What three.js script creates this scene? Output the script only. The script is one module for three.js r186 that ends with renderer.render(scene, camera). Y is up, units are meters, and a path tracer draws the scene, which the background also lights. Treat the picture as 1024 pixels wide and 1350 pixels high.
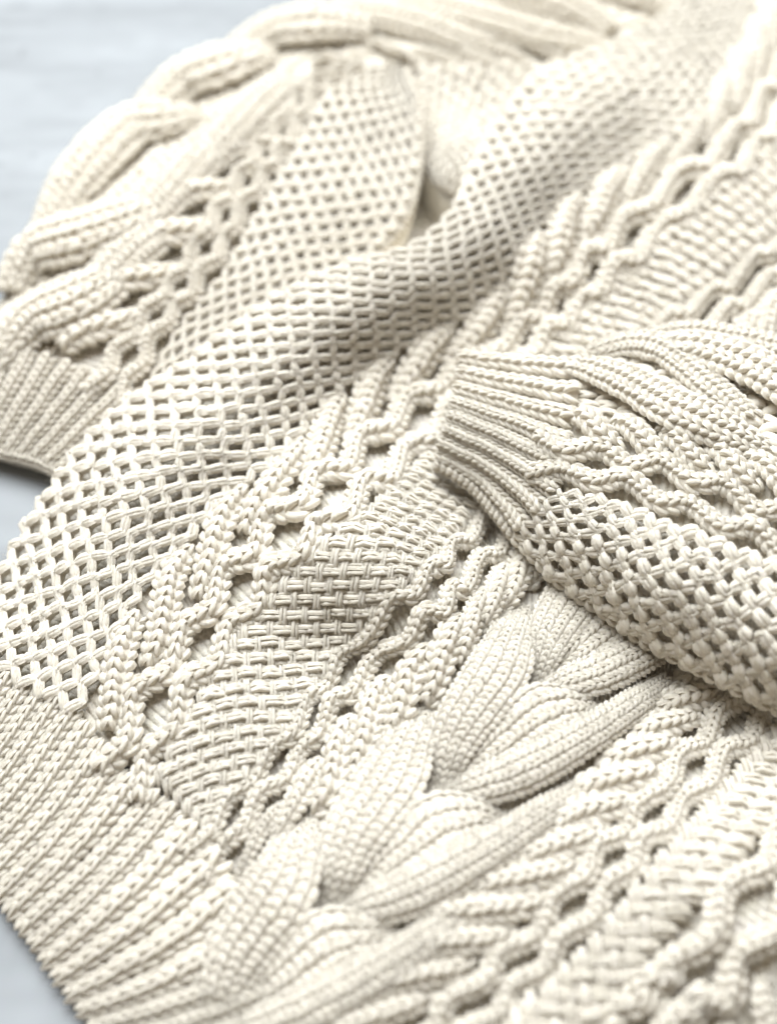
import * as THREE from 'three';
import { RectAreaLightUniformsLib } from 'three/addons/lights/RectAreaLightUniformsLib.js';

// ------------------------------------------------------------------ camera, light, exposure
const scene = new THREE.Scene();
const PW = 1024, PH = 1350, FOV = 45, PITCH = 52, CAM_H = 0.38;
const camera = new THREE.PerspectiveCamera(FOV, 776 / 1024, 0.01, 20);
const pitch = THREE.MathUtils.degToRad(PITCH);
camera.position.set(0, CAM_H, CAM_H / Math.tan(pitch));
camera.lookAt(0, 0, 0);
camera.focus = 0.425;
camera.userData.fStop = 3.8;
camera.updateMatrixWorld(true);
const renderer = new THREE.WebGLRenderer({ antialias: true });
renderer.toneMapping = THREE.LinearToneMapping;
renderer.toneMappingExposure = 1.48;
renderer.shadowMap.enabled = true;
scene.background = new THREE.Color(0.19, 0.158, 0.118);      // dim light of the room around the table

RectAreaLightUniformsLib.init();
const windowLight = new THREE.RectAreaLight(new THREE.Color(0.93, 0.975, 1.0), 7.6, 3.3, 2.75);
windowLight.position.set(-0.45, 2.5, -1.55);
windowLight.lookAt(0, 0, -0.05);
scene.add(windowLight);

// ------------------------------------------------------------------ small tools
let seed = 20240611;
function rnd() { seed |= 0; seed = (seed + 0x6d2b79f5) | 0; let t = Math.imul(seed ^ (seed >>> 15), 1 | seed); t = (t + Math.imul(t ^ (t >>> 7), 61 | t)) ^ t; return ((t ^ (t >>> 14)) >>> 0) / 4294967296; }
const jit = (a) => (rnd() * 2 - 1) * a;
const mix = (a, b, t) => a + (b - a) * t;
const clamp = (x, a, b) => Math.min(b, Math.max(a, x));
const V3 = THREE.Vector3;

const EYE = camera.position.clone();
const RIGHT = new V3(1, 0, 0).applyQuaternion(camera.quaternion), UPV = new V3(0, 1, 0).applyQuaternion(camera.quaternion), FWD = new V3(0, 0, -1).applyQuaternion(camera.quaternion);
const TY = Math.tan(THREE.MathUtils.degToRad(FOV / 2)), TX = TY * PW / PH;
// where the sight line through a place of the picture meets the level h (metres above the table)
function at(x, y, h) {
  const a = (x / PW * 2 - 1) * TX, b = (1 - y / PH * 2) * TY;
  const dx = FWD.x + RIGHT.x * a + UPV.x * b, dy = FWD.y + RIGHT.y * a + UPV.y * b, dz = FWD.z + RIGHT.z * a + UPV.z * b;
  const k = (h - EYE.y) / dy;
  return new V3(EYE.x + dx * k, h, EYE.z + dz * k);
}
const PXR = PH / (2 * TY);
function pixelsPerMetre(p, dir) {
  const d = p.clone().sub(EYE), z = d.dot(FWD);
  const q = d.clone().addScaledVector(dir, 0.001), z2 = q.dot(FWD);
  const ax = d.dot(RIGHT) / z, ay = d.dot(UPV) / z, bx = q.dot(RIGHT) / z2, by = q.dot(UPV) / z2;
  return Math.max(Math.hypot(bx - ax, by - ay) * PXR / 0.001, 0.72 * PXR / z);
}

// well outside the frame of the photograph
function outside(p) {
  const x = p.x - EYE.x, y = p.y - EYE.y, z = p.z - EYE.z, d = x * FWD.x + y * FWD.y + z * FWD.z;
  return Math.abs((x * RIGHT.x + y * RIGHT.y + z * RIGHT.z) / d) > TX * 1.09 || Math.abs((x * UPV.x + y * UPV.y + z * UPV.z) / d) > TY * 1.07;
}

// a smooth height field (thin plate) through measured heights in millimetres
class Cloth {
  constructor(list, lambda = 40) {
    const n = list.length, m = n + 3, A = [], S = 300;
    const phi = (r2) => (r2 < 1e-12 ? 0 : 0.5 * r2 * Math.log(r2));
    const P = list.map(([x, y, h]) => [x / S, y / S, h]);
    for (let i = 0; i < n; i++) {
      const row = [];
      for (let j = 0; j < n; j++) row.push(phi((P[i][0] - P[j][0]) ** 2 + (P[i][1] - P[j][1]) ** 2) + (i === j ? lambda * 1e-4 : 0));
      row.push(1, P[i][0], P[i][1], P[i][2]); A.push(row);
    }
    for (let k = 0; k < 3; k++) { const row = []; for (let j = 0; j < n; j++) row.push(k === 0 ? 1 : P[j][k - 1]); row.push(0, 0, 0, 0); A.push(row); }
    for (let c = 0; c < m; c++) {
      let p = c; for (let r = c + 1; r < m; r++) if (Math.abs(A[r][c]) > Math.abs(A[p][c])) p = r;
      [A[c], A[p]] = [A[p], A[c]];
      for (let r = c + 1; r < m; r++) { const f = A[r][c] / A[c][c]; if (f) for (let k = c; k <= m; k++) A[r][k] -= f * A[c][k]; }
    }
    const w = new Array(m);
    for (let r = m - 1; r >= 0; r--) { let s = A[r][m]; for (let k = r + 1; k < m; k++) s -= A[r][k] * w[k]; w[r] = s / A[r][r]; }
    this.x0 = -320; this.y0 = -220; this.st = 10; this.nx = 172; this.ny = 184;
    this.g = new Float32Array(this.nx * this.ny);
    for (let j = 0; j < this.ny; j++) for (let i = 0; i < this.nx; i++) {
      const x = (this.x0 + i * this.st) / S, y = (this.y0 + j * this.st) / S;
      let s = w[n] + w[n + 1] * x + w[n + 2] * y;
      for (let k = 0; k < n; k++) s += w[k] * phi((x - P[k][0]) ** 2 + (y - P[k][1]) ** 2);
      this.g[j * this.nx + i] = clamp(s, 3, 70);
    }
  }
  h(x, y) {
    const fx = clamp((x - this.x0) / this.st, 1, this.nx - 3), fy = clamp((y - this.y0) / this.st, 1, this.ny - 3);
    const i = Math.floor(fx), j = Math.floor(fy), u = fx - i, v = fy - j, c = (a, b, cc, d, t) => b + 0.5 * t * (cc - a + t * (2 * a - 5 * b + 4 * cc - d + t * (3 * (b - cc) + d - a)));
    const r = []; for (let k = -1; k < 3; k++) { const o = (j + k) * this.nx + i; r.push(c(this.g[o - 1], this.g[o], this.g[o + 1], this.g[o + 2], u)); }
    return c(r[0], r[1], r[2], r[3], v);
  }
  p(x, y) { return at(x, y, this.h(x, y) / 1000); }
  n(x, y) {
    const e = 5, a = this.p(x + e, y).sub(this.p(x - e, y)), b = this.p(x, y - e).sub(this.p(x, y + e));
    const n = a.cross(b).normalize();
    const view = EYE.clone().sub(this.p(x, y)).normalize(), f = n.dot(view);
    if (f < 0.25) n.addScaledVector(view, 0.25 - f).normalize();
    return n;
  }
  at(x, y, d) { return this.p(x, y).addScaledVector(this.n(x, y), d / 1000); }
}

// a smooth curve through places of the picture, run through by its length
function line(pts) {
  const L = [];
  const cr = (a, b, c, d, t) => b + 0.5 * t * (c - a + t * (2 * a - 5 * b + 4 * c - d + t * (3 * (b - c) + d - a)));
  for (let i = 0; i < pts.length - 1; i++) {
    const p0 = pts[Math.max(i - 1, 0)], p1 = pts[i], p2 = pts[i + 1], p3 = pts[Math.min(i + 2, pts.length - 1)];
    for (let k = 0; k < 12; k++) L.push([cr(p0[0], p1[0], p2[0], p3[0], k / 12), cr(p0[1], p1[1], p2[1], p3[1], k / 12)]);
  }
  L.push(pts[pts.length - 1].slice());
  const S = [0]; for (let i = 1; i < L.length; i++) S.push(S[i - 1] + Math.hypot(L[i][0] - L[i - 1][0], L[i][1] - L[i - 1][1]));
  const T = S[S.length - 1];
  const f = (t) => {
    const s = t * T; if (t <= 0) { const q = t * T / (S[1] || 1); return [mix(L[0][0], L[1][0], q), mix(L[0][1], L[1][1], q)]; }
    let lo = 0, hi = S.length - 1; while (hi - lo > 1) { const m = (lo + hi) >> 1; if (S[m] <= s) lo = m; else hi = m; }
    const q = (s - S[lo]) / (S[hi] - S[lo] || 1); return [mix(L[lo][0], L[hi][0], q), mix(L[lo][1], L[hi][1], q)];
  };
  f.len = T; f.raw = pts;
  f.index = (t) => { const s = t * T; let lo = 0, hi = S.length - 1; while (hi - lo > 1) { const m = (lo + hi) >> 1; if (S[m] <= s) lo = m; else hi = m; } return lo + (s - S[lo]) / (S[hi] - S[lo] || 1); };
  f.atIndex = (k) => { const i = clamp(Math.floor(k), 0, L.length - 2), q = k - i; return [mix(L[i][0], L[i + 1][0], q), mix(L[i][1], L[i + 1][1], q)]; };
  return f;
}
// a strip of cloth between two lines; v steps evenly along its real length
class Strip {
  constructor(cloth, a, b, v0 = 0, v1 = 1) {
    this.c = cloth; this.a = a.raw ? a : line(a); this.b = b.raw ? b : line(b);
    const n = 80; this.T = [0];
    let prev = null;
    for (let i = 0; i <= n; i++) { const t = mix(v0, v1, i / n), A = this.a(t), B = this.b(t); const p = cloth.p((A[0] + B[0]) / 2, (A[1] + B[1]) / 2); if (prev) this.T.push(this.T[i - 1] + p.distanceTo(prev)); prev = p; }
    this.len = this.T[n]; this.v0 = v0; this.v1 = v1;
    const A = this.a((v0 + v1) / 2), B = this.b((v0 + v1) / 2); this.width = cloth.p(...A).distanceTo(cloth.p(...B));
  }
  xy(u, v) {
    const s = v * this.len, T = this.T, n = T.length - 1; let t;
    if (v <= 0) t = s / (T[1] || 1) / n; else if (v >= 1) t = 1 + (s - this.len) / (T[n] - T[n - 1]) / n;
    else { let lo = 0, hi = n; while (hi - lo > 1) { const m = (lo + hi) >> 1; if (T[m] <= s) lo = m; else hi = m; } t = (lo + (s - T[lo]) / (T[hi] - T[lo])) / n; }
    t = mix(this.v0, this.v1, t);
    const A = this.a(t), B = this.b(t); return [mix(A[0], B[0], u), mix(A[1], B[1], u)];
  }
}

// ------------------------------------------------------------------ geometry collector
class Geo {
  constructor() { this.p = []; this.uv = []; this.i = []; }
  add(x, y, z, u, v) { this.p.push(x, y, z); this.uv.push(u, v); return this.p.length / 3 - 1; }
  build(name, material, parent) {
    const g = new THREE.BufferGeometry();
    g.setAttribute('position', new THREE.BufferAttribute(new Float32Array(this.p), 3));
    g.setAttribute('uv', new THREE.BufferAttribute(new Float32Array(this.uv), 2));
    g.setIndex(new THREE.BufferAttribute(new Uint32Array(this.i), 1));
    g.computeVertexNormals();
    const m = new THREE.Mesh(g, material); m.name = numbered(name); m.castShadow = m.receiveShadow = true;
    triangles += this.i.length / 3;
    if (parent) parent.add(m);
    return m;
  }
}
let triangles = 0, legs = 0;
const used = {};
function numbered(name) { const k = (used[name] = (used[name] ?? -1) + 1); return k ? `${name}_${String(k).padStart(3, '0')}` : name; }

// ------------------------------------------------------------------ materials
function noise2(w, h, f) { const t = new Float32Array(w * h); for (let y = 0; y < h; y++) for (let x = 0; x < w; x++) t[y * w + x] = f(x / w, y / h, x, y); return t; }
function lattice(n, s) { let q = s; const r = () => { q = (Math.imul(q, 1664525) + 1013904223) >>> 0; return q / 4294967296; }; const a = new Float32Array(n * n).map(r);
  return (x, y) => { x = ((x % 1) + 1) % 1 * n; y = ((y % 1) + 1) % 1 * n; const i = Math.floor(x), j = Math.floor(y); let u = x - i, v = y - j; u = u * u * (3 - 2 * u); v = v * v * (3 - 2 * v); const g = (a_, b) => a[(b % n) * n + (a_ % n)]; return mix(mix(g(i, j), g(i + 1, j), u), mix(g(i, j + 1), g(i + 1, j + 1), u), v); }; }
function texture(w, h, f, srgb) {
  const d = new Uint8Array(w * h * 4);
  for (let y = 0; y < h; y++) for (let x = 0; x < w; x++) { const c = f(x / w, y / h); const o = (y * w + x) * 4; for (let k = 0; k < 3; k++) d[o + k] = clamp(Math.round((Array.isArray(c) ? c[k] : c) * 255), 0, 255); d[o + 3] = 255; }
  const t = new THREE.DataTexture(d, w, h); t.wrapS = t.wrapT = THREE.RepeatWrapping; t.magFilter = THREE.LinearFilter; t.minFilter = THREE.LinearMipmapLinearFilter; t.generateMipmaps = true;
  if (srgb) t.colorSpace = THREE.SRGBColorSpace; t.needsUpdate = true; return t;
}
const n8 = lattice(8, 11), n32 = lattice(32, 7), n64 = lattice(64, 3), n128 = lattice(128, 5);
// yarn: soft plies that wind round it, fine fibres along them
const plyBump = texture(256, 256, (u, v) => { const q = u + v * 0.34, s = Math.abs(Math.sin(Math.PI * 4 * q)); return 0.35 * Math.pow(s, 0.6) + 0.40 * n128(q * 0.9, v * 0.20) + 0.25 * n64(q * 1.7, v * 0.31); });
const plyColour = texture(128, 128, (u, v) => { const q = u + v * 0.34, k = 0.965 + 0.035 * n64(q, v * 0.3); return [0.98 * k, 0.959 * k * (0.992 + 0.008 * n8(u, v)), 0.918 * k * (0.975 + 0.025 * n8(u + 0.3, v))]; }, true);
function yarn(name, tint) {
  return new THREE.MeshPhysicalMaterial({ name, map: plyColour, color: tint, bumpMap: plyBump, bumpScale: 0.0003, roughness: 1.0, transmission: 0.35, thickness: 0, specularIntensity: 0.12, sheen: 0.2, sheenColor: new THREE.Color(0.95, 0.96, 1.0), sheenRoughness: 0.7 });
}
const YARN = yarn('cream_wool', new THREE.Color(1, 1, 1));
// the reverse stitches at the bottom of holes and grooves: short lying bumps, uv in stitches
const purlBump = texture(256, 256, (u, v) => { const X = u * 8, Y = v * 8, row = Math.floor(Y), fx = (X + (row % 2) * 0.5) % 1, fy = Y % 1; const a = Math.sin(Math.PI * fy), b = 0.55 + 0.45 * Math.sin(Math.PI * fx); return clamp(0.75 * a * b + 0.25 * n128(u * 1.0, v * 0.5), 0, 1); });
const PURL = new THREE.MeshPhysicalMaterial({ name: 'cream_wool_reverse', map: plyColour, bumpMap: purlBump, bumpScale: 0.0010, roughness: 1.0, transmission: 0.35, thickness: 0, specularIntensity: 0.12, side: THREE.DoubleSide });

// the same reverse where the cloth is doubled and lets no light through
const DOUBLED = new THREE.MeshStandardMaterial({ name: 'doubled_wool', map: plyColour, bumpMap: purlBump, bumpScale: 0.0010, roughness: 0.95, side: THREE.DoubleSide });

// ------------------------------------------------------------------ knitting
// one leg of a stitch: a soft drop of yarn; X across (in column widths), S along (in row heights), Z up (in yarn radii)
const LOD = [{ K: 5, M: 10, ply: 0.23 }, { K: 5, M: 6, ply: 0 }, { K: 5, M: 8, ply: 0.2 }];
const fuzzSpots = [];
function frames(cloth, pts) {
  const cr = (a, b, c, d, t) => b + 0.5 * t * (c - a + t * (2 * a - 5 * b + 4 * c - d + t * (3 * (b - c) + d - a)));
  const F = []; let s = 0, prev = null;
  for (let i = 0; i < pts.length - 1; i++) {
    const p = [pts[Math.max(i - 1, 0)], pts[i], pts[i + 1], pts[Math.min(i + 2, pts.length - 1)]];
    const dpx = Math.hypot(p[2][0] - p[1][0], p[2][1] - p[1][1]), m = Math.max(2, Math.ceil(dpx / 5));
    for (let k = 0; k < m + (i === pts.length - 2 ? 1 : 0); k++) {
      const t = k / m, q = [0, 1, 2, 3].map((c) => cr(p[0][c], p[1][c], p[2][c], p[3][c], t));
      const n = cloth.n(q[0], q[1]), pos = cloth.p(q[0], q[1]).addScaledVector(n, q[2] / 1000);
      if (prev) s += pos.distanceTo(prev);
      F.push({ p: pos, n, s, w: q[3] }); prev = pos;
    }
  }
  for (let i = 0; i < F.length; i++) {
    const a = F[Math.max(i - 1, 0)].p, b = F[Math.min(i + 1, F.length - 1)].p, t = b.clone().sub(a).normalize();
    F[i].t = t; F[i].n = F[i].n.clone().addScaledVector(t, -F[i].n.dot(t)).normalize(); F[i].b = new V3().crossVectors(t, F[i].n).normalize();
    F[i].W = F[i].w / pixelsPerMetre(F[i].p, F[i].b);
  }
  F.len = s; return F;
}
function frameAt(F, s, out) {
  let lo = 0, hi = F.length - 1;
  if (s <= 0) hi = 1; else if (s >= F.len) lo = hi - 1;
  while (hi - lo > 1) { const m = (lo + hi) >> 1; if (F[m].s <= s) lo = m; else hi = m; }
  const a = F[lo], b = F[hi], q = (s - a.s) / (b.s - a.s || 1e-9), qc = clamp(q, 0, 1);
  out.p.copy(a.p).lerp(b.p, q); out.n.copy(a.n).lerp(b.n, qc).normalize(); out.b.copy(a.b).lerp(b.b, qc).normalize(); out.t.copy(a.t).lerp(b.t, qc).normalize(); out.W = mix(a.W, b.W, qc);
  return out;
}
const fr = { p: new V3(), n: new V3(), b: new V3(), t: new V3(), W: 0 };
// a band of knit stitches along a path: pts [x, y, lift mm, width px]; o: cols, pitch mm, dome (height / half width), r yarn radius / column width
function knit(geo, cloth, pts, o = {}) {
  const F = frames(cloth, pts), cols = o.cols ?? 2, dome = o.dome ?? 0.6, lod = LOD[o.lod ?? 0], K = lod.K, M = lod.M;
  const meanW = F.reduce((q, f) => q + f.W, 0) / F.length, rows = o.rows ?? Math.max(1, Math.round(F.len / ((o.pf ?? 0.80) * meanW / cols))), P = F.len / rows, rr = o.r ?? 0.20, spread = o.spread ?? 1.42, arc = o.arc ?? 1.25, over = o.over ?? 0.16;
  if (o.core !== false) {                              // the body of yarn under the face stitches
    const m = 8, n = Math.max(3, Math.ceil(F.len * 1000 / 3)); let last = -1;
    for (let k = 0; k <= n; k++) {
      const f = frameAt(F, F.len * k / n, fr), cw = f.W / cols, end = k === 0 || k === n ? 0.5 : 1, a = Math.max(f.W / 2 - rr * cw * 0.75, f.W * 0.22) * end, b = Math.max(dome * f.W / 2 - rr * cw * 0.45, 0.0003) * end, base = o.coreDepth ?? 0;
      const first = geo.p.length / 3;
      for (let j = 0; j <= m; j++) {
        const th = j / m * Math.PI * 2, ca = Math.cos(th), sa = Math.sin(th), X = a * ca, Z = sa > 0 ? b * sa : (b * 0.6 + base / 1000) * sa;
        geo.add(f.p.x + f.b.x * X + f.n.x * Z, f.p.y + f.b.y * X + f.n.y * Z, f.p.z + f.b.z * X + f.n.z * Z, j / m, k * 0.5);
      }
      if (last >= 0) for (let j = 0; j < m; j++) geo.i.push(last + j, first + j, last + j + 1, last + j + 1, first + j, first + j + 1);
      last = first;
    }
  }
  for (let row = 0; row < rows; row++) for (let c = 0; c < cols; c++) for (const side of [-1, 1]) {
    const mid = frameAt(F, (row + 0.5) * P, fr).p;
    if (outside(mid)) continue;
    legs++;
    const wob = o.wobble ?? 1, js = jit(0.10) * wob, jx = jit(0.08) * wob, jr = 1 + jit(0.13) * wob, ja = jit(0.07) * wob, u0 = rnd(), vv = rnd();
    let prevRing = -1; const flip = o.flip ? -1 : 1;
    for (let k = 0; k <= K; k++) {
      const t = k / K, tt = flip > 0 ? t : 1 - t;
      const s = (row + 0.5 + (t - 0.5) * (1 + 2 * over) + js + (o.stagger ? (c % 2) * 0.5 : 0)) * P;
      const bow = Math.sin(Math.PI * t);
      const f = frameAt(F, s, fr), cw = f.W / cols;
      const xl = side * ((o.foot ?? 0.02) + (0.35 + ja) * Math.pow(tt, 0.9) * spread + 0.03 * bow) * cw + jx * cw * 0.5;
      const X0 = ((c + 0.5) / cols - 0.5) * f.W + xl;
      const q = clamp(X0 / (f.W / 2), -1, 1), ph = q * arc;
      const ex = Math.sin(ph) / Math.sin(arc) * (f.W / 2 - rr * cw * 0.4), ez = dome * f.W / 2 * (Math.cos(ph) - Math.cos(arc)) / (1 - Math.cos(arc));
      let nx = Math.sin(ph) * dome, nz = Math.cos(ph); const nl = Math.hypot(nx, nz) || 1; nx /= nl; nz /= nl;
      const R = rr * cw * jr, rad = R * (k === 0 || k === K ? (o.blunt ? 0.7 : 0.32) : o.blunt ? 0.96 + 0.04 * bow : 0.68 + 0.32 * Math.pow(bow, 0.7)), lift = R * (-0.95 + 0.3 * tt + 1.2 * Math.pow(bow, 0.75)) * (o.bow ?? 1);
      const cx = ex + nx * lift, cz = ez + nz * lift;
      const lean = side * flip * 0.35 * spread * cw / (P * (1 + 2 * over));
      if (k === 3 && legs % 2 === 0) fuzzSpots.push([f.p.x + f.b.x * cx + f.n.x * (cz + rad * 0.7), f.p.y + f.b.y * cx + f.n.y * (cz + rad * 0.7), f.p.z + f.b.z * cx + f.n.z * (cz + rad * 0.7), f.n.x, f.n.y, f.n.z]);
      const ring = geo.p.length / 3;
      for (let j = 0; j <= M; j++) {
        const th = j / M * Math.PI * 2 + side * 0.9 * t, rj = rad * (1 + (j & 1 ? -lod.ply : lod.ply * 0.8)), a = Math.cos(th) * rj * 1.06, b = Math.sin(th) * rj * 0.92;
        const X = cx + nz * a + nx * b, Z = cz - nx * a + nz * b, Y = -a * lean;
        geo.add(f.p.x + f.b.x * X + f.n.x * Z + f.t.x * Y, f.p.y + f.b.y * X + f.n.y * Z + f.t.y * Y, f.p.z + f.b.z * X + f.n.z * Z + f.t.z * Y, u0 + j / M, vv + t * 0.9);
      }
      if (prevRing >= 0) for (let j = 0; j < M; j++) geo.i.push(prevRing + j, ring + j, prevRing + j + 1, prevRing + j + 1, ring + j, ring + j + 1);
      if (k === 0) for (let j = 1; j < M - 1; j++) geo.i.push(ring, ring + j, ring + j + 1);
      if (k === K) for (let j = 1; j < M - 1; j++) geo.i.push(ring, ring + j + 1, ring + j);
      prevRing = ring;
    }
  }
}
// the reverse-stitch ground of a strip, sunk below the raised stitches
function ground(name, strip, depth, parent, o = {}) {
  const g = new Geo(), u0 = o.u0 ?? -0.06, u1 = o.u1 ?? 1.06, va = o.va ?? 0, vb = o.vb ?? 1, fine = o.fine ?? 0.0011;
  const nu = clamp(Math.round(strip.width / fine), 8, 90), nv = clamp(Math.round(strip.len / fine), 12, 420);
  const inside = (x, y) => x > -60 && x < 1084 && y > -50 && y < 1400;
  for (let j = 0; j <= nv; j++) for (let i = 0; i <= nu; i++) {
    const u = mix(u0, u1, i / nu), v = mix(va, vb, j / nv), [x, y] = strip.xy(u, v);
    const X = u * strip.width / 0.0042, Y = v * strip.len / 0.0032, row = Math.floor(Y), fx = X + (row & 1) * 0.5, fy = Y - row;
    const bump = o.flat ? 0 : 1.1 * Math.pow(Math.abs(Math.sin(Math.PI * fy)), 0.8) * (0.45 + 0.55 * Math.abs(Math.sin(Math.PI * fx)));
    const p = strip.c.at(x, y, -depth - 0.5 + bump + jit(0.10)); g.add(p.x, p.y, p.z, X / 8, Y / 8);
    if (i && j && inside(x, y)) { const d = g.p.length / 3 - 1, c = d - 1, bq = d - nu - 1, aq = bq - 1; g.i.push(aq, bq, c, c, bq, d); }
  }
  return g.build(name, PURL, parent);
}
// the cloth turning down and under past an edge
function turned(name, cloth, edge, inner, r, parent, o = {}) {
  const g = new Geo(), n = o.n ?? 70, m = 12, full = o.full ?? Math.PI * 0.9, d = o.d ?? -1.2;
  for (let j = 0; j <= n; j++) {
    const t = j / n, E = edge(t), I = inner(t), dx = I[0] - E[0], dy = I[1] - E[1], l = Math.hypot(dx, dy) || 1;
    const p = cloth.at(E[0], E[1], d), q = cloth.at(E[0] + dx / l * 14, E[1] + dy / l * 14, d);
    const out = p.clone().sub(q); out.y = 0; out.normalize();
    for (let k = 0; k <= m; k++) {
      const th = k / m * full, a = (th < Math.PI / 2 ? (o.squash ?? 0.12) * Math.sin(th) : (o.squash ?? 0.12) - 0.9 * (1 - Math.sin(th))) * r, b = r * (1 - Math.cos(th)), y = Math.max(p.y - b, 0.0012);
      let ox = out.x * a, oz = out.z * a; if (o.drop && k === m) { ox *= 0.9; oz *= 0.9; }
      g.add(p.x + ox, o.drop && k === m ? 0.001 : y, p.z + oz, t * 20, k / m);
    }
  }
  for (let j = 0; j < n; j++) for (let k = 0; k < m; k++) { const a = j * (m + 1) + k, b = a + m + 1; g.i.push(a, a + 1, b, b, a + 1, b + 1); }
  return g.build(name, DOUBLED, parent);
}
const pt = (strip, u, v, d, w) => { const [x, y] = strip.xy(u, v); return [x, y, d, w]; };
const localW = (strip, u, v, du) => { const a = strip.xy(u - du / 2, v), b = strip.xy(u + du / 2, v); const c = strip.xy(u, clamp(v, 0, 1) - 0.01), d = strip.xy(u, clamp(v, 0, 1) + 0.01), tx = d[0] - c[0], ty = d[1] - c[1]; return Math.abs((a[0] - b[0]) * ty - (a[1] - b[1]) * tx) / Math.hypot(tx, ty); };

// ribs side by side
function ribbing(name, strip, n, parent, o = {}) {
  const g0 = ground(name, strip, o.depth ?? 2.6, parent, { flat: true, fine: 0.002, ...(o.ground ?? {}) });
  for (let k = 0; k < n; k++) {
    const g = new Geo(), u = (k + 0.5) / n, pts = [];
    for (let j = 0; j <= 10; j++) { const v = mix(o.va ?? 0.0, o.vb ?? 1.0, j / 10); pts.push(pt(strip, u + jit(0.035 / n), v, -1.4 + (j === 0 ? -0.2 : 0) + jit(0.12), localW(strip, u, v, 1 / n) * (o.fill ?? 1.0))); }
    knit(g, strip.c, pts, { cols: o.cols ?? 2, pf: o.pf ?? 1.0, dome: o.dome ?? 0.4, r: o.r ?? 0.205, lod: o.lod, arc: 1.3, over: 0.28, spread: 1.2, wobble: 0.6 });
    g.build('rib', YARN, g0);
  }
  return g0;
}
// honeycomb: single travelling stitches that zigzag and meet
function honeycomb(name, strip, unitMM, parent, o = {}) {
  const nS = o.strands ?? Math.round(strip.width * 1000 / unitMM), nR = o.rows ?? Math.round(strip.len * 1000 / unitMM), g0 = ground(name, strip, o.depth ?? 4.6, parent);
  const wob = []; for (let k = 0; k < (nS + 3) * (nR + 2); k++) wob.push([jit(0.14), jit(0.16)]);
  const node = (i, j) => { const wv = wob[clamp(i + 1, 0, nS + 2) * (nR + 2) + clamp(j, 0, nR + 1)]; const z = ((i + j) & 1) ? 1 : -1; return [(i + 0.5 + z * (o.amp ?? 0.37)) / nS + wv[0] / nS, (j + wv[1]) / nR]; };
  for (let i = 0; i < nS; i++) {
    const g = new Geo(), pts = [];
    for (let j = 0; j < nR; j++) {
      const [ua, va] = node(i, j), [ub, vb] = node(i, j + 1), rightward = ub > ua, w = (o.w ?? 0.70) * localW(strip, (ua + ub) / 2, (va + vb) / 2, 1 / nS) * (0.94 + 0.12 * rnd()), up = (rightward ? 0.35 : 0.05) + jit(0.15);
      for (const t of [0.02, 0.28, 0.72]) pts.push(pt(strip, mix(ua, ub, t), mix(va, vb, t), t < 0.1 ? (o.plump ? -0.4 : -0.15) : up, w));
    }
    pts.push(pt(strip, ...node(i, nR), -0.8, pts[pts.length - 1][3]));
    knit(g, strip.c, pts, { cols: 1, rows: nR, dome: 0.6, r: o.r ?? 0.31, foot: o.plump ? 0.14 : 0.15, spread: o.plump ? 0.22 : 0.12, over: o.plump ? 0.12 : 0.18, wobble: 0.7, lod: o.lod, coreDepth: 2.8, bow: o.plump ? 0.75 : 0.5, blunt: true });
    g.build('zigzag_strand', YARN, g0);
  }
  return g0;
}
// twisted rope: strands that cross the strip on a slant, each diving under the next
function rope(name, strip, periods, parent, o = {}) {
  const g0 = ground(name, strip, 3.6, parent), dir = o.dir ?? 1, reach = o.reach ?? 1.2;
  for (let k = o.from ?? -1; k < periods; k++) {
    const g = new Geo(), pts = [], off = o.phase ?? 0;
    for (let j = 0; j <= 8; j++) {
      const t = j / 8, v = (k + off + t * reach) / periods, uu = dir > 0 ? mix(o.u0 ?? 0.06, o.u1 ?? 0.94, t) : mix(o.u1 ?? 0.94, o.u0 ?? 0.06, t);
      if (v < 0.004) continue;
      const u = uu + (o.s ?? 0.10) * Math.sin(2 * Math.PI * t) * -dir;
      pts.push(pt(strip, u, v, mix(-3.4, o.h ?? 0.6, Math.pow(Math.sin(Math.PI * clamp(t * 0.94 + 0.03, 0, 1)), 0.7)), Math.min(o.cap ?? 34, localW(strip, 0.5, clamp(v, 0, 1), 1) * (o.w ?? 0.62)) * (0.72 + 0.28 * Math.sin(Math.PI * t))));
    }
    if (pts.length < 4) continue;
    const md = pts[pts.length >> 1]; if (md[0] < -90 || md[0] > 1110 || md[1] < -70 || md[1] > 1430) continue;
    knit(g, strip.c, pts, { cols: o.cols ?? 2, pf: o.pf, dome: o.dome ?? 0.7, lod: o.lod, coreDepth: 1 });
    g.build(o.part ?? 'rope_strand', YARN, g0);
  }
  return g0;
}
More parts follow.
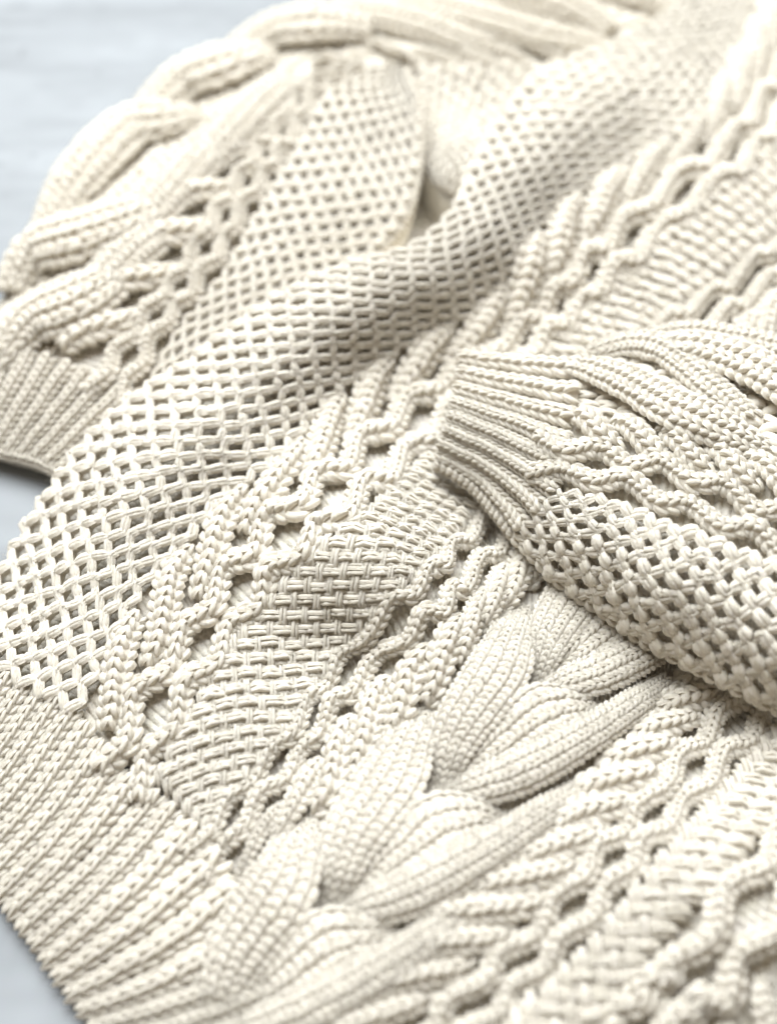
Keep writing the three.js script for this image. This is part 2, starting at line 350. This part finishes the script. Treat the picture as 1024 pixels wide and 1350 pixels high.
// chain of links: two strands that part round a hole and cross
function chain(name, strip, holes, parent, o = {}) {
  const g0 = ground(name, strip, 3.8, parent);
  const vs = [];                                       // v of each hole centre, found on the strip's middle
  for (const [x, y] of holes) { let best = 0, bd = 1e9; for (let k = 0; k <= 400; k++) { const q = strip.xy(0.5, k / 400), d = Math.hypot(q[0] - x, q[1] - y); if (d < bd) { bd = d; best = k / 400; } } const A = strip.xy(0, best), B = strip.xy(1, best), W = Math.hypot(B[0] - A[0], B[1] - A[1]); vs.push([best, clamp(((x - A[0]) * (B[0] - A[0]) + (y - A[1]) * (B[1] - A[1])) / W / W, 0.42, 0.58)]); }
  vs.sort((a, b) => a[0] - b[0]);
  const d0 = vs[1][0] - vs[0][0], dl = vs[vs.length - 1][0] - vs[vs.length - 2][0];
  for (let k = 0; k < 2; k++) { if (vs[0][0] > 0) vs.unshift([vs[0][0] - d0, vs[0][1]]); if (vs[vs.length - 1][0] < 1) vs.push([vs[vs.length - 1][0] + dl, vs[vs.length - 1][1]]); }
  for (const side of [-1, 1]) {
    const g = new Geo(), pts = [];
    for (let k = 0; k < vs.length - 1; k++) {
      const [va, ca] = vs[k], [vb, cb] = vs[k + 1];
      for (let j = 0; j < 10; j++) {
        const t = j / 10, v = mix(va, vb, t), c = mix(ca, cb, t), open = Math.cos(2 * Math.PI * t), amp = (o.amp ?? 0.30), cross = ((k & 1) ? 1 : -1) * side;
        const flat = open, a = mix(o.pinch ?? 0.15, amp, 0.5 + 0.5 * flat);
        const over = Math.exp(-((t - 0.5) ** 2) / 0.045) * cross;
        pts.push(pt(strip, c + side * a, v, (o.h ?? 0) + over * 1.0, Math.min(o.cap ?? 32, localW(strip, 0.5, clamp(v, 0, 1), 1) * (o.w ?? 0.34))));
      }
    }
    knit(g, strip.c, pts, { cols: o.cols ?? 1, pf: o.pf ?? ((o.cols ?? 1) === 1 ? 0.66 : 0.8), dome: o.dome ?? 0.75, r: (o.cols ?? 1) === 1 ? 0.225 : 0.21, lod: o.lod, coreDepth: 1.4 });
    g.build('link_strand', YARN, g0);
  }
  return g0;
}
// woven blocks that lie crosswise, over and under by turns
function basket(name, strip, unitMM, parent, o = {}) {
  const g0 = ground(name, strip, 2.8, parent);
  const nU = Math.max(2, Math.round(strip.width * 1000 / unitMM)), nV = Math.round(strip.len * 1000 / unitMM);
  let count = 0;
  for (let j = 0; j < nV * 2; j++) for (let i = -1; i <= nU; i++) {
    // block centres on a lattice turned by 45 degrees
    const u = (i + ((j & 1) ? 0.5 : 0) + 0.25) / nU, v = (j * 0.5 + 0.5) / nV;
    if (u < (o.u0 ?? -0.2) || u > (o.u1 ?? 1.1)) continue;
    const c = strip.xy(u, v);
    if (c[0] < -30 || c[0] > 1054 || c[1] < -30 || c[1] > 1380) continue;
    if (o.skip && o.skip(c[0], c[1])) continue;
    const along = (j & 1) ? 1 : -1, h = 0.29;
    const du = h / nU, dv = h / nV, pts = [];
    const k0 = jit(0.3), k1 = jit(0.3);
    for (let q = 0; q <= 4; q++) { const t = q / 4 * 2 - 1; pts.push(pt(strip, u + along * du * t * 1.12 + k0 * du, v + dv * t * 1.12 + k1 * dv, -3.2 + 3.4 * Math.sqrt(Math.max(0, 1 - t * t * 0.9)) + jit(0.15), 1)); }
    const A = strip.xy(u - along * du, v + dv), B = strip.xy(u + along * du, v - dv), w = Math.hypot(A[0] - B[0], A[1] - B[1]) * (o.w ?? 1.04);
    for (const p of pts) p[3] = w;
    const g = new Geo();
    knit(g, strip.c, pts, { cols: 2, rows: 1, dome: 0.85, r: 0.25, foot: 0.11, spread: 0.7, over: 0.10, lod: o.lod ?? 2, coreDepth: 0.6, arc: 1.2, bow: 0.7 });
    g.build('woven_block', YARN, g0); count++;
  }
  return g0;
}

// strands of a broad cable laid one by one
function strands(name, strip, list, parent, o = {}) {
  const g0 = ground(name, strip, 3.2, parent), gb = new Geo(), base = [];
  for (let k = 0; k <= 12; k++) base.push(pt(strip, 0.5, k / 12, -2.6, localW(strip, 0.5, k / 12, 1)));
  knit(gb, strip.c, base, { cols: o.base ?? 6, dome: 0.05, lod: 1, core: false }); gb.build('plain_knit', YARN, g0);
  for (const path of list) { const g = new Geo(); knit(g, strip.c, path, { cols: o.cols ?? 4, dome: o.dome ?? 0.5, lod: o.lod, coreDepth: 1 }); g.build('wide_strand', YARN, g0); }
  return g0;
}

// ------------------------------------------------------------------ the sweater
const sweater = new THREE.Group(); sweater.name = 'sweater'; scene.add(sweater);
sweater.userData = { label: 'cream cable-knit wool sweater lying folded on the pale table', category: 'sweater' };

const BODY = new Cloth([
  [-170, 960, 5], [-110, 1040, 4], [0, 1192, 5], [55, 1266, 5], [105, 1340, 5], [200, 1475, 5], [300, 1520, 8],
  [80, 1080, 11], [0, 960, 10], [150, 1200, 12], [250, 1300, 13], [0, 885, 11], [60, 1150, 9],
  [120, 940, 15], [200, 1030, 15], [300, 1130, 16], [320, 1250, 17], [450, 1420, 20],
  [-60, 830, 6], [0, 755, 8], [35, 690, 11], [80, 618, 17], [130, 555, 24], [190, 508, 29], [260, 462, 34], [330, 408, 39], [400, 368, 43], [470, 342, 45], [545, 318, 45], [600, 268, 45], [622, 215, 45], [652, 165, 45], [690, 112, 45], [745, 78, 44], [810, 52, 43], [875, 15, 40],
  [60, 850, 15], [110, 745, 23], [160, 650, 31], [250, 560, 37], [350, 480, 42], [450, 420, 44], [550, 370, 43],
  [195, 775, 22], [245, 722, 23], [310, 655, 25], [420, 560, 24], [490, 485, 21], [580, 435, 21], [660, 385, 24],
  [680, 220, 48], [730, 150, 48], [790, 110, 46], [640, 310, 44], [730, 285, 32], [830, 205, 31], [900, 120, 37], [905, 60, 38],
  [800, 330, 25], [870, 280, 27], [940, 280, 28], [960, 380, 21], [870, 410, 19], [1000, 200, 29], [975, 110, 29], [1024, 60, 25], [1060, 250, 24],
  [360, 650, 28], [440, 690, 38], [520, 740, 39], [580, 790, 33], [390, 720, 34], [480, 700, 40],
  [610, 640, 14], [560, 570, 16], [480, 580, 21], [650, 720, 17], [690, 780, 19],
  [410, 850, 20], [330, 790, 25], [250, 880, 21], [300, 960, 20], [450, 950, 20], [400, 1040, 18], [470, 860, 21],
  [600, 950, 29], [690, 860, 27], [820, 900, 20], [500, 1100, 28], [700, 1000, 27], [430, 1190, 25], [360, 1150, 23], [640, 840, 27],
  [900, 1000, 21], [1000, 1050, 23], [800, 1100, 27], [700, 1200, 28], [890, 1160, 34], [850, 1250, 31], [1000, 1180, 36], [600, 1300, 27], [450, 1350, 22], [1024, 1350, 28], [900, 940, 15], [1010, 930, 14], [780, 1420, 26],
  [750, 600, 18], [850, 700, 16], [950, 600, 16], [1000, 750, 14],
]);
const A = line([[-70, 850], [-2, 754], [35, 690], [80, 620], [130, 557], [190, 510], [260, 464], [330, 410], [400, 370], [470, 344], [545, 320], [597, 272], [622, 217], [650, 167], [690, 114], [745, 80], [810, 54], [870, 20], [905, -20]]);
const B = line([[105, 945], [150, 855], [195, 775], [245, 722], [305, 655], [375, 605], [425, 545], [480, 492], [560, 447], [630, 412], [678, 355], [725, 288], [785, 245], [850, 205], [910, 168], [950, 105], [985, 50], [1010, -5]]);
const C1 = line([[140, 985], [180, 900], [235, 830], [285, 755], [335, 690], [395, 640], [455, 585], [515, 535], [590, 480], [660, 445], [700, 400], [745, 345], [800, 290], [860, 240], [930, 188], [985, 125], [1030, 50]]);
const C = line([[215, 1045], [258, 965], [300, 895], [345, 835], [385, 790], [430, 740], [490, 690], [545, 640], [595, 585], [660, 525], [730, 468], [785, 412], [840, 360], [890, 312], [945, 265], [1000, 220], [1070, 150]]);
const D = line([[262, 1095], [322, 1018], [382, 948], [425, 882], [490, 802], [540, 750], [590, 705], [640, 650], [700, 590], [760, 525], [815, 460], [860, 418], [915, 383], [965, 345], [1015, 305], [1090, 250]]);
const E = line([[300, 1150], [345, 1087], [402, 1024], [446, 962], [500, 902], [560, 850], [610, 805], [655, 755], [710, 700], [790, 605], [860, 515], [905, 467], [950, 440], [1005, 400], [1070, 345]]);
const FL = line([[305, 1168], [345, 1120], [395, 1078], [450, 1045], [475, 1010], [515, 968], [560, 930], [600, 880], [635, 825], [690, 775], [755, 715], [840, 640], [920, 550], [1000, 470], [1090, 400]]);
const G = line([[400, 1390], [450, 1320], [520, 1240], [580, 1190], [640, 1155], [710, 1105], [750, 1050], [800, 1000], [850, 950], [890, 900], [940, 850], [1020, 760]]);
const H = line([[490, 1400], [540, 1340], [605, 1285], [680, 1228], [745, 1152], [790, 1102], [830, 1062], [870, 1010], [905, 960], [940, 920], [1000, 860], [1060, 800]]);
const I = line([[600, 1420], [650, 1360], [740, 1285], [800, 1222], [850, 1160], [900, 1100], [950, 1045], [1000, 985], [1050, 930], [1110, 870]]);
const J = line([[730, 1420], [790, 1330], [850, 1260], [900, 1205], [942, 1158], [985, 1110], [1024, 1060], [1070, 1015], [1120, 960]]);
const K2 = line([[850, 1460], [920, 1380], [990, 1300], [1050, 1235], [1120, 1160], [1200, 1070]]);
const N2 = line([[960, 1500], [1040, 1420], [1120, 1340], [1220, 1230]]);

// hem: each place of the edge with the place where its rib ends
const hem = line([[-200, 985], [-120, 1050], [-60, 1115], [0, 1194], [22, 1222], [48, 1258], [72, 1292], [92, 1320], [122, 1362], [200, 1475]]);
const hemTop = line([[-60, 830], [20, 893], [90, 928], [163, 1012], [202, 1040], [242, 1072], [290, 1130], [322, 1192], [372, 1272], [470, 1400]]);
{
  const rib = new Strip(BODY, line([[-170, 960], [-100, 920], [-10, 885]]), line([[200, 1475], [340, 1430], [480, 1410]]));
  rib.xy = (u, v) => { const a = hem(u), b = hemTop.atIndex(hem.index(u)), q = Math.sin(Math.PI * v) * 9; return [mix(a[0], b[0], v) + q * 0.7, mix(a[1], b[1], v) + q * 0.6]; };
  rib.width = 0.19; rib.len = 0.07;
  ribbing('hem_ribbing', rib, 24, sweater, { cols: 2, pf: 1.1, dome: 0.62, fill: 0.93, ground: { va: 0.01, u0: 0, u1: 1 } });
}
turned('hem_edge', BODY, hem, hemTop, 0.004, sweater, { full: Math.PI * 0.55, drop: true, d: -1.8 });

honeycomb('honeycomb_panel', new Strip(BODY, A, B), 5.0, sweater);
turned('honeycomb_fold', BODY, A, B, 0.030, sweater, { full: Math.PI * 0.5, drop: true, n: 110, d: -2 });
rope('rope_cable', new Strip(BODY, B, C1), 17, sweater, { dir: -1, cols: 2, w: 0.98, cap: 42, reach: 1.3 });
chain('link_cable', new Strip(BODY, C1, C), [[203, 940], [266, 852], [318, 776], [375, 702], [432, 652], [487, 600], [548, 545], [620, 488], [685, 440], [736, 409], [778, 364], [831, 319], [901, 258], [971, 205], [1005, 158]], sweater, { cols: 2, w: 0.5, amp: 0.35, cap: 32 });
basket('basketweave_panel', new Strip(BODY, C, D), 6.7, sweater, { skip: (x, y) => x > 620 && x < 800 && y > 470 && y < 690 });
chain('small_link_cable', new Strip(BODY, D, E), [[305, 1071], [359, 1003], [411, 945], [455, 890], [525, 817], [572, 779], [598, 750], [650, 700], [705, 638], [765, 575], [820, 508], [875, 450], [932, 415], [985, 375], [1040, 330]], sweater, { cols: 2, w: 0.42, amp: 0.34, cap: 25, lod: 2 });
rope('slanted_rope_cable', new Strip(BODY, E, FL), 21, sweater, { dir: -1, cols: 2, w: 0.95, cap: 40, reach: 1.6 });

// the broad centre cable: wings that open from each pinched point
{
  const g0 = ground('centre_cable', new Strip(BODY, FL, G), 3.2, sweater);
  // three folds of plain knit open from each pinched point: left edge, right edge (offsets), lift, columns
  const folds = [
    { l: [[12, 6], [46, -46], [84, -88], [124, -126], [168, -124], [220, -108]], r: [[16, 10], [60, -4], [116, -28], [168, -54], [206, -76], [240, -92]], d: [-4.2, -1.6, 0.4, 1.7, 1.9, -3], cols: 4, dome: 0.1 },
    { l: [[12, 2], [60, -22], [120, -50], [180, -78], [235, -110], [292, -146]], r: [[4, 16], [60, 28], [124, 14], [192, -24], [262, -74], [332, -130]], d: [-3.6, 0.2, 1.6, 2.2, 1.6, -2], cols: 4, dome: 0.45 },
    { l: [[-8, 6], [-10, -42], [4, -94], [40, -152], [74, -204], [106, -252]], r: [[18, 4], [58, -52], [98, -98], [122, -134], [130, -172], [140, -236]], d: [-4.2, 0.2, 1.4, 1.7, 0.8, -3.6], cols: 5, dome: 0.19 },
  ];
  for (const [dx, dy, sc] of [[800, 775, 0.85], [697, 897, 0.93], [572, 1033, 1.0], [425, 1190, 1.1], [268, 1352, 1.18]]) for (const fo of folds) {
    const L = line(fo.l), R = line(fo.r), g = new Geo(), pts = [];
    for (let j = 0; j <= 12; j++) {
      const t = j / 12, a = L(t), b = R(t), a2 = L(t + 0.01), b2 = R(t + 0.01), tx = a2[0] + b2[0] - a[0] - b[0], ty = a2[1] + b2[1] - a[1] - b[1], k = Math.min(t * 5, 4.999), i = Math.floor(k), q = k - i;
      const w = Math.max(Math.abs((b[0] - a[0]) * ty - (b[1] - a[1]) * tx) / (Math.hypot(tx, ty) || 1), 16);
      pts.push([dx + (a[0] + b[0]) / 2 * sc, dy + (a[1] + b[1]) / 2 * sc, mix(fo.d[i], fo.d[i + 1], q * q * (3 - 2 * q)), w * sc * 1.06]);
    }
    knit(g, BODY, pts, { cols: fo.cols, pf: 0.80, dome: fo.dome, r: 0.21, arc: 1.0, spread: 1.4, over: 0.15, bow: 0.6, coreDepth: 1 });
    g.build('leaf_fold', YARN, g0);
  }
}
rope('slanted_rope_cable', new Strip(BODY, G, H), 15, sweater, { dir: 1, cols: 2, w: 0.8, cap: 44, reach: 1.7 });
chain('small_link_cable', new Strip(BODY, H, I), [[624, 1330], [688, 1264], [751, 1190], [808, 1127], [854, 1073], [913, 1018], [968, 959]], sweater, { cols: 2, w: 0.42, amp: 0.34, cap: 32, lod: 2 });
basket('basketweave_panel', new Strip(BODY, line([[660, 1352], [740, 1285], [800, 1222], [850, 1160], [900, 1100], [950, 1045], [1000, 985], [1062, 918]]), J), 6.4, sweater, { u0: 0, u1: 1 });
chain('link_cable', new Strip(BODY, J, K2), [[819, 1330], [843, 1274], [917, 1300], [989, 1200], [1060, 1110]], sweater, { cols: 2, w: 0.5, amp: 0.34, cap: 40 });
rope('rope_cable', new Strip(BODY, K2, N2), 8, sweater, { dir: -1, cols: 2, w: 0.62 });

// right sleeve lying over the body
const SLEEVE = new Cloth([
  [605, 460, 38], [600, 500, 41], [588, 560, 40], [572, 610, 29], [625, 645, 27], [678, 706, 26], [735, 765, 26], [790, 802, 26], [850, 845, 27], [940, 890, 28], [1030, 935, 28], [1100, 960, 28],
  [680, 458, 40], [760, 452, 42], [870, 437, 44], [940, 443, 45], [1030, 456, 45], [1100, 465, 45],
  [660, 540, 46], [700, 620, 45], [760, 520, 52], [800, 600, 54], [800, 700, 50], [850, 780, 46], [900, 540, 58], [900, 650, 58], [950, 780, 54], [1024, 600, 61], [1024, 720, 60], [1024, 860, 50], [1100, 700, 61], [740, 700, 42],
]);
const cuffL = line([[606, 458], [601, 500], [590, 550], [576, 585], [571, 612]]);
const cuffR = line([[762, 470], [764, 510], [752, 560], [742, 610], [730, 650], [696, 690], [676, 705]]);
{
  const rib = new Strip(SLEEVE, line([[606, 458], [680, 462], [762, 470]]), line([[571, 612], [620, 640], [676, 705]]));
  rib.xy = (u, v) => { const a = cuffL(u), b = cuffR(u), sag = Math.sin(Math.PI * v); return [mix(a[0], b[0], v) + sag * 5 * u, mix(a[1], b[1], v) - sag * 14 * u * u + sag * 3 * (1 - u)]; };
  rib.width = 0.055; rib.len = 0.05;
  ribbing('cuff_ribbing', rib, 8, sweater, { cols: 2, pf: 0.95, dome: 0.8, fill: 0.9, ground: { u0: -0.02, u1: 1.02, va: 0.005 } });
}
turned('cuff_edge', SLEEVE, cuffL, cuffR, 0.004, sweater, { n: 30, d: -2.2 });
const T0 = line([[762, 468], [810, 452], [870, 441], [940, 447], [1030, 460], [1110, 472]]);
const T1 = line([[756, 540], [800, 550], [860, 560], [930, 582], [1030, 612], [1110, 632]]);
const T2 = line([[746, 580], [820, 594], [890, 610], [960, 632], [1030, 658], [1110, 690]]);
const T3 = line([[735, 645], [800, 655], [850, 675], [900, 695], [960, 717], [1030, 745], [1110, 775]]);
const TB = line([[676, 706], [705, 735], [735, 765], [790, 802], [850, 845], [900, 872], [960, 902], [1030, 937], [1110, 970]]);
strands('wide_rope_cable', new Strip(SLEEVE, T0, T1), [
  [[775, 462, -2, 26], [830, 457, 0.6, 40], [880, 470, 1.2, 48], [930, 508, 0.6, 46], [990, 555, -1, 40]],
  [[850, 440, -1.5, 24], [910, 442, 0.8, 36], [970, 452, 1, 40], [1040, 468, 1, 42], [1110, 480, 0, 40]],
  [[730, 478, -2.5, 18], [765, 487, 1.2, 34], [825, 513, 3, 54], [885, 547, 3.2, 60], [945, 573, 2.2, 52], [1012, 594, -2, 30]],
  [[840, 462, -2, 26], [885, 464, 2, 44], [940, 480, 4, 58], [1000, 507, 4.4, 62], [1060, 540, 3, 60], [1120, 575, 0, 44]],
], sweater);
rope('slanted_rope_cable', new Strip(SLEEVE, T1, T2), 6, sweater, { dir: 1, cols: 2, w: 0.85, h: 1 });
chain('small_link_cable', new Strip(SLEEVE, T2, T3), [[787, 612], [873, 635], [952, 668], [1035, 705]], sweater, { cols: 2, w: 0.46, amp: 0.35, cap: 28 });
honeycomb('honeycomb_panel', new Strip(SLEEVE, T3, TB), 5.0, sweater, { w: 0.82, plump: true });
{
  for (const [edge, w, cols] of [[TB, 15, 1], [line([[573, 611], [622, 641], [676, 705]]), 18, 2]]) {
    const g = new Geo(), pts = []; for (let k = 0; k <= 24; k++) { const q = edge(k / 24); pts.push([q[0], q[1], -1.4, w]); }
    knit(g, SLEEVE, pts, { cols, pf: 0.95, dome: 0.9, r: 0.25 });
    g.build('edge_strand', YARN, sweater);
  }
}
turned('sleeve_underside', SLEEVE, TB, T3, 0.0035, sweater, { d: -2.2 });
turned('sleeve_underside', SLEEVE, line([[571, 612], [620, 640], [676, 705]]), line([[606, 458], [680, 462], [762, 470]]), 0.0035, sweater, { d: -2.2, n: 30 });
turned('sleeve_edge', SLEEVE, line([[606, 458], [680, 462], [762, 466], [810, 452], [870, 441], [940, 447], [1030, 460], [1110, 472]]), line([[571, 612], [620, 640], [746, 580], [820, 594], [890, 610], [960, 632], [1030, 658], [1110, 690]]), 0.012, sweater, { d: -2.2 });

// left sleeve behind the fold
const SLEEVE_L = new Cloth([
  [-60, 575, 9], [0, 592, 10], [45, 603, 11], [84, 620, 12], [0, 470, 16], [60, 480, 18], [130, 500, 19], [200, 520, 19],
  [-60, 440, 8], [5, 385, 9], [40, 330, 10], [90, 262, 11], [150, 200, 12], [205, 150, 13], [255, 100, 13], [330, 52, 14], [410, 18, 15], [480, 0, 16],
  [80, 420, 20], [130, 330, 24], [200, 260, 27], [280, 180, 30], [360, 110, 32], [430, 60, 30],
  [180, 420, 24], [250, 350, 28], [320, 270, 32], [400, 180, 37], [450, 120, 39], [510, 100, 38],
  [250, 500, 18], [330, 420, 22], [420, 360, 22], [350, 360, 27], [450, 270, 30], [490, 335, 19], [530, 284, 26], [548, 222, 32], [553, 160, 36], [545, 115, 38], [500, 200, 33],
]);
const cL = line([[-70, 572], [0, 592], [45, 603], [84, 622]]), cT = line([[-20, 430], [20, 455], [75, 474], [130, 492], [205, 522]]);
{
  const rib = new Strip(SLEEVE_L, line([[-70, 572], [-20, 430]]), line([[84, 622], [205, 522]]));
  rib.xy = (u, v) => { const a = cL(u), b = cT(u); return [mix(a[0], b[0], v), mix(a[1], b[1], v)]; };
  rib.width = 0.06; rib.len = 0.04;
  ribbing('cuff_ribbing', rib, 9, sweater, { cols: 2, dome: 0.9, fill: 0.86, ground: { u0: 0, u1: 1 } });
}
turned('cuff_edge', SLEEVE_L, cL, cT, 0.005, sweater, { full: Math.PI * 0.8, n: 30, d: -1.8 });
const S0 = line([[-40, 440], [5, 388], [40, 332], [90, 264], [150, 202], [205, 152], [255, 102], [330, 54], [410, 20], [480, 2]]);
const S1 = line([[70, 470], [112, 405], [165, 340], [215, 285], [265, 232], [320, 175], [365, 120], [415, 78], [490, 55], [560, 50]]);
const S2 = line([[128, 490], [178, 420], [222, 365], [252, 318], [288, 265], [322, 215], [355, 160], [390, 115], [450, 85], [520, 70]]);
const S3 = line([[190, 516], [228, 440], [268, 392], [305, 340], [330, 290], [362, 240], [395, 185], [425, 130], [470, 98], [525, 80]]);
const S4 = line([[260, 550], [315, 495], [375, 435], [440, 385], [490, 338], [530, 286], [547, 226], [552, 164], [545, 118], [530, 88]]);
strands('wide_rope_cable', new Strip(SLEEVE_L, S0, S1), [
  [[90, 415, -1.4, 38], [130, 385, 1.1, 56], [180, 335, 1.6, 61], [222, 300, -0.9, 44]],
  [[165, 335, -1.4, 38], [205, 285, 1.1, 59], [262, 222, 1.6, 61], [295, 182, -0.9, 44]],
  [[245, 245, -1.4, 38], [300, 190, 1.1, 59], [350, 140, 1.6, 61], [385, 105, -0.9, 44]],
  [[-10, 480, -1.4, 38], [45, 432, 2.1, 69], [112, 402, 2.8, 74], [165, 358, -0.4, 46]],
  [[12, 385, -1.4, 38], [55, 338, 2.4, 69], [125, 318, 3.2, 77], [185, 292, 2, 64], [212, 268, -1.4, 38]],
  [[52, 315, -1.4, 38], [108, 245, 2.2, 72], [175, 182, 3.2, 79], [230, 165, 1.6, 59], [262, 150, -1.4, 38]],
  [[170, 180, -1.4, 38], [238, 122, 2.2, 72], [300, 98, 3.2, 77], [352, 72, -0.9, 46]],
  [[285, 88, -1.4, 38], [362, 52, 2.2, 69], [430, 44, 2.8, 72], [490, 40, -0.9, 46]],
], sweater, { cols: 5 });
rope('slanted_rope_cable', new Strip(SLEEVE_L, S1, S2), 9, sweater, { dir: 1, cols: 2, w: 0.75, lod: 1 });
chain('small_link_cable', new Strip(SLEEVE_L, S2, S3), [[163, 465], [205, 413], [239, 379], [268, 328], [296, 287], [325, 240], [352, 205], [375, 182], [392, 130], [410, 100]], sweater, { cols: 2, w: 0.5, amp: 0.35, cap: 22, lod: 1 });
honeycomb('honeycomb_panel', new Strip(SLEEVE_L, S3, S4), 4.9, sweater, { lod: 1 });
turned('sleeve_edge', SLEEVE_L, S0, S1, 0.010, sweater, { d: -2, drop: true, full: Math.PI * 0.5 });
for (const [edge, w, cols] of [[S4, 12, 1], [cL, 14, 2]]) {
  const g = new Geo(), pts = []; for (let k = 0; k <= 24; k++) { const q = edge(k / 24); pts.push([q[0] + (cols === 1 ? 2 : 0), q[1] + (cols === 2 ? 3 : 0), -2, w]); }
  knit(g, SLEEVE_L, pts, { cols, pf: 0.95, dome: 0.9, r: 0.25 }); g.build('edge_strand', YARN, sweater);
}
turned('sleeve_fold', SLEEVE_L, S4, S3, 0.012, sweater, { d: -2, full: Math.PI * 0.8 });

// the shoulder and neck at the far end
const NECK = new Cloth([
  [400, 20, 18], [480, -5, 20], [600, -20, 22], [900, -40, 24], [480, 60, 27], [560, 60, 27], [640, 62, 28], [740, 55, 30], [830, 40, 30], [900, 10, 30],
  [560, 95, 24], [640, 95, 24], [710, 85, 25], [560, 160, 18], [620, 160, 19], [570, 225, 27], [620, 215, 30], [600, 260, 24], [690, 130, 20], [500, 330, 5], [545, 300, 6],
]);
const N0 = line([[330, 40], [400, 14], [470, -8], [560, -28], [700, -40], [920, -50]]), N1 = line([[400, 66], [450, 62], [530, 66], [640, 64], [740, 56], [830, 38], [930, 5]]), NB = line([[470, 92], [530, 92], [590, 92], [650, 90], [740, 78]]);
strands('wide_rope_cable', new Strip(NECK, N0, N1), [
  [[700, -30, -2, 30], [790, -14, 1, 44], [860, 2, 1.5, 46], [905, 20, -1.5, 30]],
  [[575, -20, -2, 30], [670, -6, 1.5, 44], [750, 14, 2, 46], [805, 42, -1, 30]],
  [[400, 40, -2, 24], [450, 24, 1.5, 42], [530, 34, 2.2, 46], [610, 56, 1, 40], [660, 66, -2, 26]],
  [[455, 0, -2, 26], [540, 8, 1.6, 44], [630, 32, 2.6, 48], [720, 52, 1.4, 44], [800, 60, -2, 28]],
], sweater, { lod: 1 });
rope('slanted_rope_cable', new Strip(NECK, line([[440, 66], [530, 68], [640, 66], [740, 58]]), NB), 6, sweater, { dir: 1, cols: 2, w: 0.8, lod: 1 });
honeycomb('honeycomb_panel', new Strip(NECK, line([[548, 92], [552, 150], [556, 205], [570, 240]]), line([[740, 82], [690, 140], [640, 215], [600, 262]])), 4.4, sweater, { lod: 1 });

turned('neck_fold', NECK, line([[552, 215], [570, 242], [600, 264], [640, 218]]), line([[556, 170], [575, 200], [610, 210], [650, 180]]), 0.02, sweater, { drop: true, full: Math.PI * 0.5, d: -2, n: 30 });
// loose fibres that stand off the yarn
{
  const variants = [];
  for (let k = 0; k < 4; k++) {
    const pts = [new V3(0, 0, 0)]; let d = new V3(jit(0.8), 1, jit(0.8)).normalize();
    for (let j = 0; j < 5; j++) { d = d.clone().add(new V3(jit(0.7), jit(0.5) - 0.15, jit(0.7))).normalize(); pts.push(pts[j].clone().addScaledVector(d, 0.0007 + rnd() * 0.0006)); }
    variants.push(new THREE.TubeGeometry(new THREE.CatmullRomCurve3(pts), 8, 0.00006, 3));
  }
  const per = 16000, m4 = new THREE.Matrix4(), q = new THREE.Quaternion(), up = new V3(0, 1, 0);
  for (const geometry of variants) {
    const im = new THREE.InstancedMesh(geometry, YARN, per); im.name = numbered('loose_fibres'); im.userData = { kind: 'stuff' };
    for (let k = 0; k < per; k++) {
      const f = fuzzSpots[Math.floor(rnd() * fuzzSpots.length)], near = k % 4 ? 1.6 : 0.7, n = new V3(f[3] + jit(near), f[4] + jit(near), f[5] + jit(near)).normalize();
      q.setFromUnitVectors(up, n); const sc = (k % 4 ? 0.3 : 0.5) + rnd() * 0.5;
      m4.compose(new V3(f[0] + jit(0.0013), f[1] + jit(0.0004), f[2] + jit(0.0013)), q, new V3(sc, sc, sc)); im.setMatrixAt(k, m4);
    }
    sweater.add(im);
  }
}

// the far side of the sweater, seen down the gap between the sleeve and the fold
ground('plain_knit_panel', new Strip(new Cloth([[440, 380, 3.5], [500, 420, 3.2], [560, 200, 4], [660, 260, 4], [540, 300, 3.4]]), line([[440, 400], [490, 330], [535, 250], [545, 170]]), line([[540, 440], [590, 340], [640, 270], [660, 200]])), 0, sweater);

// ------------------------------------------------------------------ the table
const wood = (u, v) => { const g = 0.5 * n32(u * 0.35, v * 2.1) + 0.3 * n64(u * 0.5, v * 3.2) + 0.2 * n128(u * 1.2, v * 1.4); return g; };
const tableColour = texture(1024, 1024, (u, v) => { const g = wood(u, v), k = 0.84 + 0.22 * g + 0.08 * (n8(u * 2, v * 2) - 0.5) + (n64(u * 3.1, v * 2.3) > 0.93 ? -0.07 : 0); return [0.55 * k, 0.564 * k, 0.578 * k]; }, true);
const tableBump = texture(1024, 1024, (u, v) => wood(u + 0.1, v));
for (const t of [tableColour, tableBump]) t.repeat.set(1.6, 1.6);
const TABLE = new THREE.MeshPhysicalMaterial({ name: 'painted_wood', map: tableColour, bumpMap: tableBump, bumpScale: 0.0006, roughness: 0.6, specularIntensity: 0.45 });
const top = new THREE.Mesh(new THREE.BoxGeometry(2.4, 0.03, 1.9), TABLE); top.name = 'tabletop'; top.position.set(0, -0.015, -0.25); top.receiveShadow = top.castShadow = true;
top.userData = { kind: 'structure', label: 'pale blue-grey painted wooden tabletop under the sweater' };
scene.add(top);

console.log('triangles', triangles, 'legs', legs);
renderer.render(scene, camera);
